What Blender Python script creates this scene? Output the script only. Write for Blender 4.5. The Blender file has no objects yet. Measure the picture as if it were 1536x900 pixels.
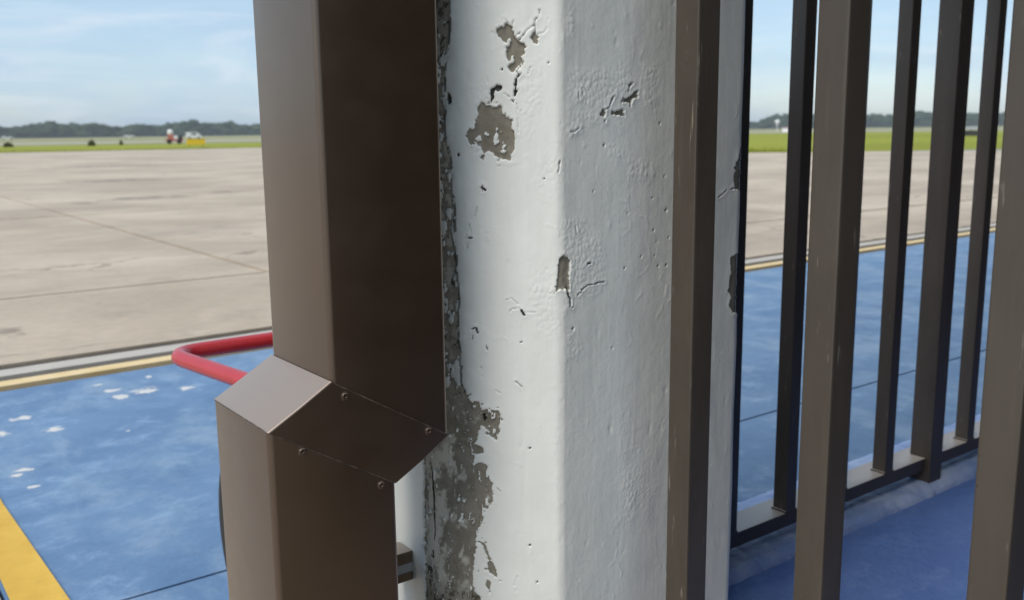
import bpy, bmesh, math, random, json
import numpy as np
from mathutils import Vector, Matrix
random.seed(7)
SC = bpy.context.scene
COL = SC.collection

# ------------------------------------------------------------------ camera
CAM_POS = Vector((0.0, 0.0, 0.70))
cam_data = bpy.data.cameras.new('camera')
cam = bpy.data.objects.new('camera', cam_data)
COL.objects.link(cam)
right = Vector((0.8013463859501399, -0.5980751598250444, -0.0122504254986178))
up = Vector((0.11536008176688996, 0.13440896161187088, 0.984188133729093))
fwd = Vector((0.5869719084073667, 0.7900888141460213, -0.1767021349671467))
M = Matrix((right, up, -fwd)).transposed().to_4x4()
M.translation = CAM_POS
cam.matrix_world = M
cam_data.sensor_width = 36.0
cam_data.sensor_fit = 'HORIZONTAL'
cam_data.lens = 1407.92 / 1536.0 * 36.0
cam_data.clip_start = 0.01
cam_data.clip_end = 9000.0
cam_data.dof.use_dof = True
cam_data.dof.focus_distance = 0.80
cam_data.dof.aperture_fstop = 11.0
SC.camera = cam

# ------------------------------------------------------------------ light
SUN_EL, SUN_AZ = math.radians(48), math.radians(189)      # azimuth measured from +X towards +Y
world = bpy.data.worlds.new('World')
SC.world = world
world.use_nodes = True
wn, wl = world.node_tree.nodes, world.node_tree.links
wn.clear()
w_out = wn.new('ShaderNodeOutputWorld')
w_bg = wn.new('ShaderNodeBackground')
w_sky = wn.new('ShaderNodeTexSky')
w_sky.sky_type = 'NISHITA'
w_sky.sun_disc = False
w_sky.sun_elevation = SUN_EL
w_sky.sun_rotation = math.radians(90) - SUN_AZ
w_sky.altitude = 0
w_sky.air_density = 1.0
w_sky.dust_density = 0.4
w_sky.ozone_density = 2.0
w_bg.inputs['Strength'].default_value = 0.074
# thin high cloud streaks: a noise in the sky's own directions
w_tc = wn.new('ShaderNodeTexCoord')
w_map = wn.new('ShaderNodeMapping')
w_map.inputs['Scale'].default_value = (2.2, 2.2, 13.0)
w_noise = wn.new('ShaderNodeTexNoise')
w_noise.inputs['Scale'].default_value = 1.6
w_noise.inputs['Detail'].default_value = 7.0
w_noise.inputs['Roughness'].default_value = 0.55
w_noise.inputs['Distortion'].default_value = 0.6
w_ramp = wn.new('ShaderNodeMapRange')
w_ramp.inputs['From Min'].default_value = 0.34
w_ramp.inputs['From Max'].default_value = 0.72
w_ramp.inputs['To Min'].default_value = 0.42
w_ramp.inputs['To Max'].default_value = 0.95
w_mix = wn.new('ShaderNodeMix')
w_mix.data_type = 'RGBA'
w_mix.inputs[7].default_value = (3.2, 4.35, 5.6, 1)
wl.new(w_tc.outputs['Generated'], w_map.inputs['Vector'])
wl.new(w_map.outputs['Vector'], w_noise.inputs['Vector'])
wl.new(w_noise.outputs['Fac'], w_ramp.inputs['Value'])
wl.new(w_ramp.outputs['Result'], w_mix.inputs[0])
wl.new(w_sky.outputs['Color'], w_mix.inputs[6])
w_noise2 = wn.new('ShaderNodeTexNoise')
w_noise2.inputs['Scale'].default_value = 2.3
w_noise2.inputs['Detail'].default_value = 8.0
w_noise2.inputs['Roughness'].default_value = 0.6
w_noise2.inputs['Distortion'].default_value = 1.2
wl.new(w_map.outputs['Vector'], w_noise2.inputs['Vector'])
w_ramp2 = wn.new('ShaderNodeMapRange')
w_ramp2.inputs['From Min'].default_value = 0.50
w_ramp2.inputs['From Max'].default_value = 0.78
w_ramp2.inputs['To Max'].default_value = 0.65
wl.new(w_noise2.outputs['Fac'], w_ramp2.inputs['Value'])
w_mix2 = wn.new('ShaderNodeMix')
w_mix2.data_type = 'RGBA'
w_mix2.inputs[7].default_value = (5.6, 6.0, 6.5, 1)
wl.new(w_ramp2.outputs['Result'], w_mix2.inputs[0])
wl.new(w_mix.outputs[2], w_mix2.inputs[6])
wl.new(w_mix2.outputs[2], w_bg.inputs['Color'])
wl.new(w_bg.outputs['Background'], w_out.inputs['Surface'])

sun_data = bpy.data.lights.new('sun', 'SUN')
sun_data.energy = 1.5
sun_data.angle = math.radians(44)
sun_data.color = (1.0, 0.92, 0.79)
sun = bpy.data.objects.new('sun', sun_data)
COL.objects.link(sun)
sd = Vector((math.cos(SUN_EL) * math.cos(SUN_AZ), math.cos(SUN_EL) * math.sin(SUN_AZ), math.sin(SUN_EL)))
sun.rotation_euler = sd.to_track_quat('Z', 'Y').to_euler()
sun.location = (0, 0, 40)

SC.view_settings.view_transform = 'Standard'
SC.view_settings.look = 'None'
SC.view_settings.exposure = 1.06
SC.view_settings.gamma = 1.0
SC.view_settings.use_curve_mapping = False
SC.render.engine = 'CYCLES'
SC.cycles.use_denoising = True
SC.cycles.max_bounces = 8
SC.cycles.diffuse_bounces = 4
SC.cycles.volume_bounces = 0
SC.cycles.caustics_reflective = False
SC.cycles.caustics_refractive = False

# ------------------------------------------------------------------ helpers
def link(o, parent=None):
    COL.objects.link(o)
    if parent:
        o.parent = parent
    return o

def tag(o, label=None, cat=None, group=None, kind=None):
    if label: o['label'] = label
    if cat: o['category'] = cat
    if group: o['group'] = group
    if kind: o['kind'] = kind
    return o

def empty(name, loc=(0, 0, 0)):
    o = bpy.data.objects.new(name, None)
    o.location = loc
    o.empty_display_size = 0.1
    return link(o)

class MB:
    """collects plain shapes; build() links them as one mesh object"""
    def __init__(self):
        self.bm = bmesh.new()
    def box(self, x0, x1, y0, y1, z0, z1, bev=0.0, seg=2):
        r = bmesh.ops.create_cube(self.bm, size=1.0)
        vs = r['verts']
        for v in vs:
            v.co = Vector(((x0 + x1) / 2 + v.co.x * (x1 - x0), (y0 + y1) / 2 + v.co.y * (y1 - y0), (z0 + z1) / 2 + v.co.z * (z1 - z0)))
        if bev > 0:
            es = list({e for v in vs for e in v.link_edges})
            bmesh.ops.bevel(self.bm, geom=es, offset=bev, segments=seg, affect='EDGES', profile=0.6)
        return self
    def prism(self, pts, z0, z1):
        b = [self.bm.verts.new((p[0], p[1], z0)) for p in pts]
        t = [self.bm.verts.new((p[0], p[1], z1)) for p in pts]
        n = len(pts)
        self.bm.faces.new(t)
        self.bm.faces.new(list(reversed(b)))
        for i in range(n):
            self.bm.faces.new((b[i], b[(i + 1) % n], t[(i + 1) % n], t[i]))
        return self
    def tube(self, pts, r, seg=12, cap=True, closed=False):
        pts = [Vector(p) for p in pts]
        n = len(pts)
        rr = r if isinstance(r, (list, tuple)) else [r] * n
        rings = []
        prev = None
        for i, p in enumerate(pts):
            if closed:
                t = (pts[(i + 1) % n] - pts[i - 1]).normalized()
            else:
                t = (pts[min(i + 1, n - 1)] - pts[max(i - 1, 0)]).normalized()
            if prev is None:
                a = Vector((0, 0, 1)) if abs(t.z) < 0.9 else Vector((1, 0, 0))
                nrm = (a - t * a.dot(t)).normalized()
            else:
                nrm = (prev - t * prev.dot(t)).normalized()
            prev = nrm
            bi = t.cross(nrm)
            rings.append([self.bm.verts.new(p + (nrm * math.cos(2 * math.pi * k / seg) + bi * math.sin(2 * math.pi * k / seg)) * rr[i]) for k in range(seg)])
        m = n if closed else n - 1
        for i in range(m):
            A, B = rings[i], rings[(i + 1) % n]
            for k in range(seg):
                self.bm.faces.new((A[k], A[(k + 1) % seg], B[(k + 1) % seg], B[k]))
        if cap and not closed:
            self.bm.faces.new(list(reversed(rings[0])))
            self.bm.faces.new(rings[-1])
        return self
    def lathe(self, prof, origin, axis='Z', seg=24):
        """prof: list of (radius, height) about the axis through origin"""
        o = Vector(origin)
        rings = []
        for (r, h) in prof:
            ring = []
            for k in range(seg):
                a = 2 * math.pi * k / seg
                c, s = math.cos(a) * r, math.sin(a) * r
                v = {'Z': (c, s, h), 'X': (h, c, s), 'Y': (s, h, c)}[axis]
                ring.append(self.bm.verts.new(o + Vector(v)))
            rings.append(ring)
        for A, B in zip(rings, rings[1:]):
            for k in range(seg):
                self.bm.faces.new((A[k], A[(k + 1) % seg], B[(k + 1) % seg], B[k]))
        self.bm.faces.new(list(reversed(rings[0])))
        self.bm.faces.new(rings[-1])
        return self
    def build(self, name, mat, parent=None, smooth=False):
        bmesh.ops.recalc_face_normals(self.bm, faces=self.bm.faces)
        me = bpy.data.meshes.new(name)
        self.bm.to_mesh(me)
        self.bm.free()
        if mat: me.materials.append(mat)
        if smooth:
            for p in me.polygons: p.use_smooth = True
            if hasattr(me, 'set_sharp_from_angle'): me.set_sharp_from_angle(angle=math.radians(38))
        return link(bpy.data.objects.new(name, me), parent)

# ---- material helpers
class NT:
    def __init__(self, name):
        self.mat = bpy.data.materials.new(name)
        self.mat.use_nodes = True
        self.t = self.mat.node_tree
        self.b = self.t.nodes['Principled BSDF']
        self.tc = self.t.nodes.new('ShaderNodeTexCoord')
    def n(self, kind): return self.t.nodes.new(kind)
    def set(self, sock, v):
        if hasattr(v, 'is_linked') or isinstance(v, bpy.types.NodeSocket): self.t.links.new(v, sock)
        elif isinstance(v, (tuple, list)) and len(v) == 3 and sock.type == 'RGBA': sock.default_value = (*v, 1)
        else: sock.default_value = v
    def coords(self, scale=(1, 1, 1), which='Object', rot=(0, 0, 0)):
        m = self.n('ShaderNodeMapping')
        m.inputs['Scale'].default_value = scale
        m.inputs['Rotation'].default_value = rot
        self.t.links.new(self.tc.outputs[which], m.inputs['Vector'])
        return m.outputs['Vector']
    def noise(self, vec, scale, detail=4, rough=0.55, dist=0.0):
        x = self.n('ShaderNodeTexNoise')
        x.inputs['Scale'].default_value = scale
        x.inputs['Detail'].default_value = detail
        x.inputs['Roughness'].default_value = rough
        x.inputs['Distortion'].default_value = dist
        self.t.links.new(vec, x.inputs['Vector'])
        return x.outputs['Fac']
    def ramp(self, v, a, b, lo=0.0, hi=1.0):
        r = self.n('ShaderNodeMapRange')
        r.interpolation_type = 'SMOOTHSTEP'
        for k, q in (('From Min', a), ('From Max', b), ('To Min', lo), ('To Max', hi)): r.inputs[k].default_value = q
        self.set(r.inputs['Value'], v)
        return r.outputs['Result']
    def mix(self, f, a, b):
        m = self.n('ShaderNodeMix')
        m.data_type = 'RGBA'
        self.set(m.inputs[0], f); self.set(m.inputs[6], a); self.set(m.inputs[7], b)
        return m.outputs[2]
    def math(self, op, a, b=0.0):
        m = self.n('ShaderNodeMath')
        m.operation = op
        self.set(m.inputs[0], a); self.set(m.inputs[1], b)
        return m.outputs[0]
    def attr(self, name):
        a = self.n('ShaderNodeAttribute')
        a.attribute_name = name
        return a.outputs['Fac']
    def up(self):
        g = self.n('ShaderNodeNewGeometry'); s = self.n('ShaderNodeSeparateXYZ')
        self.t.links.new(g.outputs['Normal'], s.inputs[0])
        return s.outputs['Z']
    def bump(self, h, strength, dist):
        b = self.n('ShaderNodeBump')
        b.inputs['Strength'].default_value = strength
        b.inputs['Distance'].default_value = dist
        self.set(b.inputs['Height'], h)
        self.t.links.new(b.outputs['Normal'], self.b.inputs['Normal'])
    def done(self, color=None, rough=None, spec=None, metal=None):
        if color is not None: self.set(self.b.inputs['Base Color'], color)
        if rough is not None: self.set(self.b.inputs['Roughness'], rough)
        if spec is not None: self.set(self.b.inputs['Specular IOR Level'], spec)
        if metal is not None: self.set(self.b.inputs['Metallic'], metal)
        return self.mat

def plain(name, color, rough=0.6, var=0.12, scale=8.0, spec=0.5, metal=0.0):
    m = NT(name)
    f = m.noise(m.coords(), scale, 5)
    c = m.mix(f, tuple(x * (1 - var) for x in color), tuple(min(1, x * (1 + var)) for x in color))
    return m.done(c, rough, spec, metal)

# ------------------------------------------------------------------ materials
def blots(m, pts, base_noise):
    """union of small worn spots at given places on the ground"""
    acc = None
    v = m.coords()
    for (x, y, rx, ry) in pts:
        s = m.n('ShaderNodeVectorMath'); s.operation = 'SUBTRACT'
        m.t.links.new(v, s.inputs[0]); s.inputs[1].default_value = (x, y, 0)
        d = m.n('ShaderNodeVectorMath'); d.operation = 'MULTIPLY'
        m.t.links.new(s.outputs[0], d.inputs[0]); d.inputs[1].default_value = (1 / rx, 1 / ry, 0)
        l = m.n('ShaderNodeVectorMath'); l.operation = 'LENGTH'
        m.t.links.new(d.outputs[0], l.inputs[0])
        k = m.math('SUBTRACT', 1.0, l.outputs['Value'])
        acc = k if acc is None else m.math('MAXIMUM', acc, k)
    n2 = m.math('MULTIPLY', m.math('SUBTRACT', base_noise, 0.5), 4.5)
    return m.ramp(m.math('ADD', acc, n2), -0.05, 0.45)

def mat_concrete():
    m = NT('apron_concrete')
    big = m.noise(m.coords((0.35, 0.45, 1)), 1.1, 7, 0.66, 0.5)
    streak = m.noise(m.coords((0.55, 1.5, 1)), 0.55, 7, 0.62, 0.8)
    fine = m.noise(m.coords(), 22.0, 6, 0.7)
    c = m.mix(m.ramp(big, 0.34, 0.64), (0.425, 0.345, 0.262), (0.60, 0.50, 0.385))
    c = m.mix(m.ramp(streak, 0.52, 0.72, 0, 0.6), c, (0.30, 0.25, 0.21))
    c = m.mix(m.ramp(m.noise(m.coords((1, 1.4, 1)), 2.6, 6, 0.7), 0.5, 0.75, 0, 0.5), c, (0.27, 0.225, 0.185))
    c = m.mix(m.ramp(fine, 0.35, 0.75, 0, 0.28), c, (0.25, 0.22, 0.19))
    spots = m.noise(m.coords((0.9, 1.6, 1)), 1.7, 3, 0.5)
    c = m.mix(m.ramp(spots, 0.72, 0.80, 0, 0.75), c, (0.10, 0.09, 0.08))
    vo = m.n('ShaderNodeTexVoronoi'); vo.feature = 'DISTANCE_TO_EDGE'; vo.inputs['Scale'].default_value = 0.42
    wob = m.n('ShaderNodeVectorMath'); wob.operation = 'ADD'
    cb = m.n('ShaderNodeCombineXYZ'); m.set(cb.inputs[0], m.math('MULTIPLY', m.noise(m.coords(), 1.3, 5, 0.6), 1.6)); m.set(cb.inputs[1], m.math('MULTIPLY', streak, 1.4))
    m.t.links.new(m.coords(), wob.inputs[0]); m.t.links.new(cb.outputs[0], wob.inputs[1]); m.t.links.new(wob.outputs[0], vo.inputs['Vector'])
    c = m.mix(m.math('MULTIPLY', m.ramp(vo.outputs['Distance'], 0.008, 0.001, 0, 0.55), m.ramp(big, 0.46, 0.58)), c, (0.13, 0.11, 0.095))
    f2 = m.noise(m.coords((1, 1.2, 1)), 5.0, 5, 0.65)
    w = blots(m, [(.53, 3.8, .05, .09), (2.34, 10.81, .12, .2), (3.1, 11.2, .6, .25), (4.2, 11.6, .3, .2), (2.06, 5.44, .12, .09), (6.0, 24, 1.6, .7), (4.0, 16, .9, .35)], f2)
    c = m.mix(m.math('MULTIPLY', w, 0.6), c, (0.14, 0.12, 0.105))
    m.bump(fine, 0.25, 0.004)
    return m.done(c, 0.82, 0.35)

def mat_blue(inside=False):
    m = NT('blue_floor_paint_inside' if inside else 'blue_pavement_paint')
    big = m.noise(m.coords((1.0, 2.2, 1)), 1.5, 6, 0.6, 0.5)
    mid = m.noise(m.coords((1.0, 1.25, 1)), 8.0, 7, 0.7, 0.25)
    fine = m.noise(m.coords(), 60.0, 5, 0.7)
    c = m.mix(m.ramp(big, 0.3, 0.7), (0.096, 0.190, 0.35), (0.145, 0.255, 0.425))
    c = m.mix(m.ramp(mid, 0.5, 0.72, 0, 0.7), c, (0.30, 0.43, 0.62))
    c = m.mix(m.ramp(mid, 0.48, 0.28, 0, 0.65), c, (0.068, 0.15, 0.30))
    if inside:
        c = m.mix(m.ramp(fine, 0.4, 0.8, 0, 0.35), c, (0.03, 0.06, 0.22))
        c = m.mix(0.62, c, (0.095, 0.175, 0.55))
        c = m.mix(m.ramp(m.noise(m.coords((1, 1.5, 1)), 24.0, 6, 0.7, 0.4), 0.52, 0.7, 0, 0.5), c, (0.20, 0.29, 0.60))
        m.bump(m.math('ADD', fine, m.noise(m.coords((1, 1.4, 1)), 28.0, 5, 0.6)), 0.5, 0.004)
        return m.done(c, 0.34, 0.5)
    f2 = m.noise(m.coords((1, 1.2, 1)), 34.0, 5, 0.65)
    scuff = m.noise(m.coords((1.3, 0.9, 1), rot=(0, 0, 0.5)), 3.2, 7, 0.72, 0.3)
    c = m.mix(m.ramp(scuff, 0.46, 0.68, 0, 0.7), c, (0.27, 0.37, 0.50))
    c = m.mix(m.ramp(fine, 0.52, 0.75, 0, 0.45), c, (0.10, 0.16, 0.26))
    grit = m.noise(m.coords(), 150.0, 3, 0.6)
    c = m.mix(m.ramp(grit, 0.70, 0.76, 0, 0.5), c, (0.45, 0.50, 0.56))
    w = blots(m, [(.69, 2.65, .034, .032), (.62, 2.63, .022, .024), (.62, 2.71, .026, .016), (.79, 2.60, .024, .018), (.37, 2.58, .026, .02), (.41, 2.43, .024, .02),
                  (.30, 2.47, .02, .02), (.28, 2.13, .012, .014), (.30, 2.16, .018, .01), (.30, 2.04, .012, .012), (.55, 2.30, .008, .01), (.60, 2.80, .014, .01), (.74, 2.80, .012, .012)], f2)
    c = m.mix(w, c, (0.66, 0.64, 0.62))
    m.bump(m.math('ADD', fine, m.math('MULTIPLY', mid, 2.0)), 0.35, 0.004)
    return m.done(c, 0.48, 0.5)

def mat_kerb():
    m = NT('worn_blue_kerb_paint')
    v = m.coords()
    big = m.noise(v, 9.0, 6, 0.65, 0.5)
    fine = m.noise(v, 70.0, 5, 0.7)
    c = m.mix(m.ramp(big, 0.35, 0.7), (0.21, 0.32, 0.64), (0.46, 0.56, 0.80))
    c = m.mix(m.ramp(m.noise(m.coords((1, 1.8, 3)), 45.0, 5, 0.7), 0.63, 0.72, 0, 0.7), c, (0.10, 0.13, 0.24))
    m.bump(m.math('ADD', fine, m.math('MULTIPLY', big, 2.0)), 0.55, 0.006)
    return m.done(c, 0.45, 0.5)

def mat_yellow(name, c0, c1):
    m = NT(name)
    a = m.noise(m.coords((1, 1, 1)), 9.0, 6, 0.65)
    b = m.noise(m.coords(), 45.0, 5, 0.7)
    c = m.mix(m.ramp(a, 0.3, 0.7), c0, c1)
    c = m.mix(m.ramp(b, 0.62, 0.75, 0, 0.6), c, (0.30, 0.25, 0.18))
    m.bump(b, 0.3, 0.003)
    return m.done(c, 0.65, 0.4)

def mat_spout():
    m = NT('brown_painted_sheet_metal')
    a = m.noise(m.coords(), 14.0, 4)
    dust = m.noise(m.coords((1, 1, 0.25)), 90.0, 6, 0.75)
    c = m.mix(a, (0.020, 0.0095, 0.004), (0.025, 0.0125, 0.0055))
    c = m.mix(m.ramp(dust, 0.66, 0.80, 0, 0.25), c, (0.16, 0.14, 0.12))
    c = m.mix(m.ramp(m.up(), 0.25, 0.6, 0, 0.8), c, (0.30, 0.245, 0.215))  # upward faces paler: sky reflection on the elbow painted into the colour
    scr = m.noise(m.coords((1, 1, 0.12), rot=(0.15, 0.1, 0.5)), 60.0, 2, 0.5)
    c = m.mix(m.ramp(scr, 0.86, 0.88, 0, 0.4), c, (0.35, 0.32, 0.29))
    m.bump(m.noise(m.coords((1, 1, 0.3)), 7.0, 1), 0.05, 0.01)
    r = m.ramp(m.noise(m.coords(), 30.0, 5), 0.3, 0.7, 0.32, 0.38)
    m.b.inputs['IOR'].default_value = 2.35
    m.b.inputs['Specular Tint'].default_value = (1.0, 0.80, 0.65, 1)
    m.b.inputs['Sheen Weight'].default_value = 0.40
    m.b.inputs['Sheen Roughness'].default_value = 0.35
    m.b.inputs['Sheen Tint'].default_value = (1.0, 0.86, 0.76, 1)
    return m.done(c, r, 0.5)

def mat_fence():
    m = NT('weathered_brown_fence_paint')
    st = m.noise(m.coords((1, 1, 0.035)), 260.0, 4, 0.6)
    big = m.noise(m.coords((1, 1, 0.3)), 25.0, 5, 0.6)
    c = m.mix(m.ramp(big, 0.3, 0.7), (0.059, 0.047, 0.037), (0.073, 0.059, 0.047))
    c = m.mix(m.ramp(st, 0.55, 0.78, 0, 0.25), c, (0.115, 0.093, 0.068))
    fl = m.noise(m.coords((1, 1, 0.10)), 190.0, 3, 0.6)
    c = m.mix(m.ramp(fl, 0.655, 0.75, 0, 0.55), c, (0.30, 0.27, 0.22))
    sp = m.noise(m.coords(), 230.0, 2, 0.5)
    c = m.mix(m.ramp(sp, 0.765, 0.79, 0, 0.8), c, (0.02, 0.015, 0.012))
    c = m.mix(m.ramp(m.up(), 0.6, 0.9, 0, 0.9), c, (0.50, 0.44, 0.39))  # pale tops stand in for sky light reflected by the rail
    m.bump(m.math('ADD', st, m.math('MULTIPLY', big, 0.6)), 0.12, 0.0010)
    m.b.inputs['IOR'].default_value = 1.5
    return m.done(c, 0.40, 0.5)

def mat_column():
    m = NT('peeling_white_paint')
    v = m.coords()
    fine = m.noise(v, 420.0, 4, 0.7)
    mot = m.noise(v, 55.0, 6, 0.65)
    blot = m.noise(v, 14.0, 5, 0.6)
    drip = m.noise(m.coords((1, 1, 0.12)), 60.0, 5, 0.6)
    paint = m.mix(m.ramp(blot, 0.3, 0.7), (0.80, 0.805, 0.755), (0.855, 0.86, 0.81))
    paint = m.mix(m.ramp(drip, 0.55, 0.8, 0, 0.22), paint, (0.66, 0.665, 0.62))
    # grime that clings along the pipe
    g = m.attr('grime')
    paint = m.mix(m.math('MULTIPLY', g, m.ramp(mot, 0.25, 0.6, 0.35, 1.0)), paint, (0.33, 0.325, 0.29))
    # bare render
    bare_c = m.mix(m.ramp(mot, 0.3, 0.7), (0.195, 0.172, 0.132), (0.29, 0.262, 0.212))
    bare_c = m.mix(m.ramp(fine, 0.45, 0.75, 0, 0.35), bare_c, (0.135, 0.118, 0.09))
    res = m.attr('residue')
    bare_c = m.mix(res, bare_c, m.mix(m.ramp(blot, 0.3, 0.7), (0.52, 0.50, 0.44), (0.60, 0.56, 0.47)))
    c = m.mix(m.ramp(m.attr('bare'), -0.35, 0.35), paint, bare_c)
    c = m.mix(m.ramp(m.attr('mould'), 0.25, 0.75), c, (0.075, 0.068, 0.050))
    c = m.mix(m.ramp(m.attr('hole'), 0.1, 0.8), c, (0.018, 0.016, 0.013))  # cracks and holes: shade of their depth painted near black, with grime
    m.bump(fine, 0.22, 0.0008)
    r = m.ramp(m.attr('bare'), -0.4, 0.4, 0.36, 0.9)
    return m.done(c, r, 0.5)

def mat_grass(name, c0, c1, c2):
    m = NT(name)
    a = m.noise(m.coords((0.02, 0.05, 1)), 1.6, 5, 0.6)
    b = m.noise(m.coords(), 0.6, 6, 0.7)
    f = m.noise(m.coords(), 9.0, 5, 0.7)
    c = m.mix(m.ramp(a, 0.35, 0.65), c0, c1)
    c = m.mix(m.ramp(b, 0.45, 0.75, 0, 0.6), c, c2)
    c = m.mix(m.ramp(f, 0.4, 0.8, 0, 0.4), c, tuple(x * 0.55 for x in c0))
    m.bump(f, 0.6, 0.05)
    return m.done(c, 0.9, 0.2)

def mat_leaf(name, c0, c1, scale=0.3):
    m = NT(name)
    c = m.mix(m.ramp(m.noise(m.coords(), scale, 5, 0.65), 0.3, 0.7), c0, c1)
    m.bump(m.noise(m.coords(), scale * 6, 5, 0.7), 0.8, 0.6)
    return m.done(c, 0.9, 0.15)

CONC = mat_concrete()
BLUE, BLUE_IN, KERB = mat_blue(), mat_blue(True), mat_kerb()
YEL_LINE = mat_yellow('pale_yellow_line_paint', (0.72, 0.53, 0.25), (0.80, 0.62, 0.36))
YEL_BAND = mat_yellow('strong_yellow_paint', (0.62, 0.37, 0.05), (0.74, 0.47, 0.08))
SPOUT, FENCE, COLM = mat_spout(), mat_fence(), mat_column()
JOINT = plain('dark_joint_filler', (0.055, 0.05, 0.045), 0.8, 0.3, 12)
STRIP = plain('pale_concrete_strip', (0.50, 0.46, 0.41), 0.8, 0.15, 9)
GREY = plain('grey_pavement', (0.40, 0.365, 0.33), 0.85, 0.2, 6)
BOUNCE_SLAB = plain('bounce_slab_concrete', (0.22, 0.185, 0.145), 0.85, 0.2, 6)
ASPH = plain('asphalt_shoulder', (0.20, 0.19, 0.195), 0.9, 0.15, 2)
GRASS = mat_grass('verge_grass', (0.24, 0.26, 0.025), (0.31, 0.33, 0.035), (0.36, 0.34, 0.07))
FIELD = mat_grass('dry_field_grass', (0.30, 0.30, 0.14), (0.36, 0.33, 0.20), (0.24, 0.27, 0.09))
RUNWAY = plain('runway_concrete', (0.46, 0.43, 0.38), 0.9, 0.1, 0.2)
WOOD = mat_leaf('woodland_leaves', (0.018, 0.036, 0.012), (0.045, 0.070, 0.024), 0.08)
BUSH = mat_leaf('bush_leaves', (0.11, 0.12, 0.03), (0.19, 0.19, 0.06), 4.0)
RED = plain('red_enamel', (0.44, 0.032, 0.040), 0.27, 0.14, 30, 0.7)
RUBBER = plain('black_rubber', (0.022, 0.022, 0.022), 0.7, 0.2, 40)
STEEL = plain('grey_steel', (0.38, 0.39, 0.40), 0.38, 0.1, 40, 0.5, 0.8)
WHITE = plain('white_coat', (0.78, 0.78, 0.77), 0.5, 0.05, 5)
DARK = plain('dark_paint', (0.03, 0.032, 0.034), 0.5, 0.2, 5)
GLASS = plain('dark_window_glass', (0.03, 0.035, 0.04), 0.1, 0.1, 5)
SIGNY = plain('yellow_sign_face', (0.75, 0.50, 0.02), 0.5, 0.06, 5)
GREYROOF = plain('grey_sheet_roof', (0.35, 0.37, 0.40), 0.5, 0.08, 3)
SOFFIT = plain('roof_soffit', (0.085, 0.07, 0.055), 0.8, 0.06, 2)
WALLM = plain('shade_wall_coat', (0.035, 0.026, 0.018), 0.85, 0.06, 2)

# ------------------------------------------------------------------ the setting
def sheet(name, pts, z, mat, kind='structure', parent=None):
    me = bpy.data.meshes.new(name)
    me.from_pydata([(p[0], p[1], z) for p in pts], [], [list(range(len(pts)))])
    me.materials.append(mat)
    o = link(bpy.data.objects.new(name, me), parent)
    if parent is None: tag(o, kind=kind)
    return o

def circle(r, n=64): return [(r * math.cos(2 * math.pi * k / n), r * math.sin(2 * math.pi * k / n)) for k in range(n)]
sheet('ground', circle(2600), -0.050, FIELD)
APRON = [(-45, 50.6), (19.5, 50.6), (21.8, 47), (22.2, 30), (22.3, 18.4), (28.0, 13.0), (40, 2.0), (40, -18), (-45, -18)]
sheet('grass', [(-260, 50), (-260, 110), (14, 93), (24, 90), (34, 84), (60, 86), (118, 90), (122, 60), (140, -40), (36, -40), (27.5, 13), (22.5, 17), (22.0, 48), (19, 50)], -0.042, GRASS)
sheet('runway', [(-400, 178), (-400, 150), (60, 118), (230, 84), (380, -30), (410, -30), (250, 100), (70, 140)], -0.036, RUNWAY)
sheet('road_shoulder', [(22.7, 18.0), (23.4, 18.2), (25.6, 16.4), (31.5, 13.9), (42, 7), (42, 0), (26, 10)], -0.022, ASPH)

# apron: a bed and the cast slabs on it, each slab a piece of its own
apron = sheet('apron', APRON, -0.018, JOINT)
def clip(poly, a, b, c):
    """keep the side a*x+b*y<=c"""
    out = []
    for i in range(len(poly)):
        p, q = poly[i], poly[(i + 1) % len(poly)]
        dp, dq = a * p[0] + b * p[1] - c, a * q[0] + b * q[1] - c
        if dp <= 0: out.append(p)
        if (dp < 0 < dq) or (dq < 0 < dp):
            t = dp / (dp - dq)
            out.append((p[0] + t * (q[0] - p[0]), p[1] + t * (q[1] - p[1])))
    return out
GAP = 0.015
xs = [1.86 + 4.6 * k for k in range(-8, 9)]
ys = [4.61 + 4.6 * k for k in range(0, 12)]
rows = [(None, ys[0])] + list(zip(ys, ys[1:]))
edge = lambda x: 3.235 + 0.026 * x
rs = random.Random(3)
for i in range(len(xs) - 1):
    for (y0, y1) in rows:
        x0, x1 = xs[i] + GAP, xs[i + 1] - GAP
        lo0, lo1 = (edge(x0), edge(x1)) if y0 is None else (y0 + GAP, y0 + GAP)
        poly = [(x0, lo0), (x1, lo1), (x1, y1 - GAP), (x0, y1 - GAP)]
        poly = clip(poly, 0, 1, 50.6)
        if x1 > 18: poly = clip(poly, 1, 0.18, 30.5) if y0 and y0 > 24 else poly
        if len(poly) > 2: poly = clip(poly, 0.69, 0.724, 0.69 * 22.3 + 0.724 * 18.4) if x1 > 22.3 else poly
        if len(poly) < 3 or max(p[0] for p in poly) < -16: continue
        z = rs.uniform(-0.0015, 0.0015)
        MB().prism(poly, -0.10, z).build('slab', CONC, apron)

# drain edge between apron and the painted pavement
L = lambda x, d: 2.915 + 0.030 * x + d
def band(name, d0, d1, z, mat, x0=-12.0, x1=16.0):
    return sheet(name, [(x0, L(x0, d0)), (x1, L(x1, d0)), (x1, L(x1, d1)), (x0, L(x0, d1))], z, mat)
band('joint', -0.055, 0.50, -0.010, JOINT)
dm = MB()
for (d0, d1, zt) in ((0.135, 0.225, 0.006),):
    dm.prism([(-12, L(-12, d0)), (16, L(16, d0)), (16, L(16, d1)), (-12, L(-12, d1))], -0.03, zt)
tag(dm.build('drain_edge', STRIP), kind='structure')
ym = MB().prism([(0.17, L(.17, 0.010)), (16, L(16, 0.010)), (16, L(16, 0.074)), (0.17, L(.17, 0.074))], -0.03, 0.006)
tag(ym.build('yellow_line', YEL_LINE), kind='structure')

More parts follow.
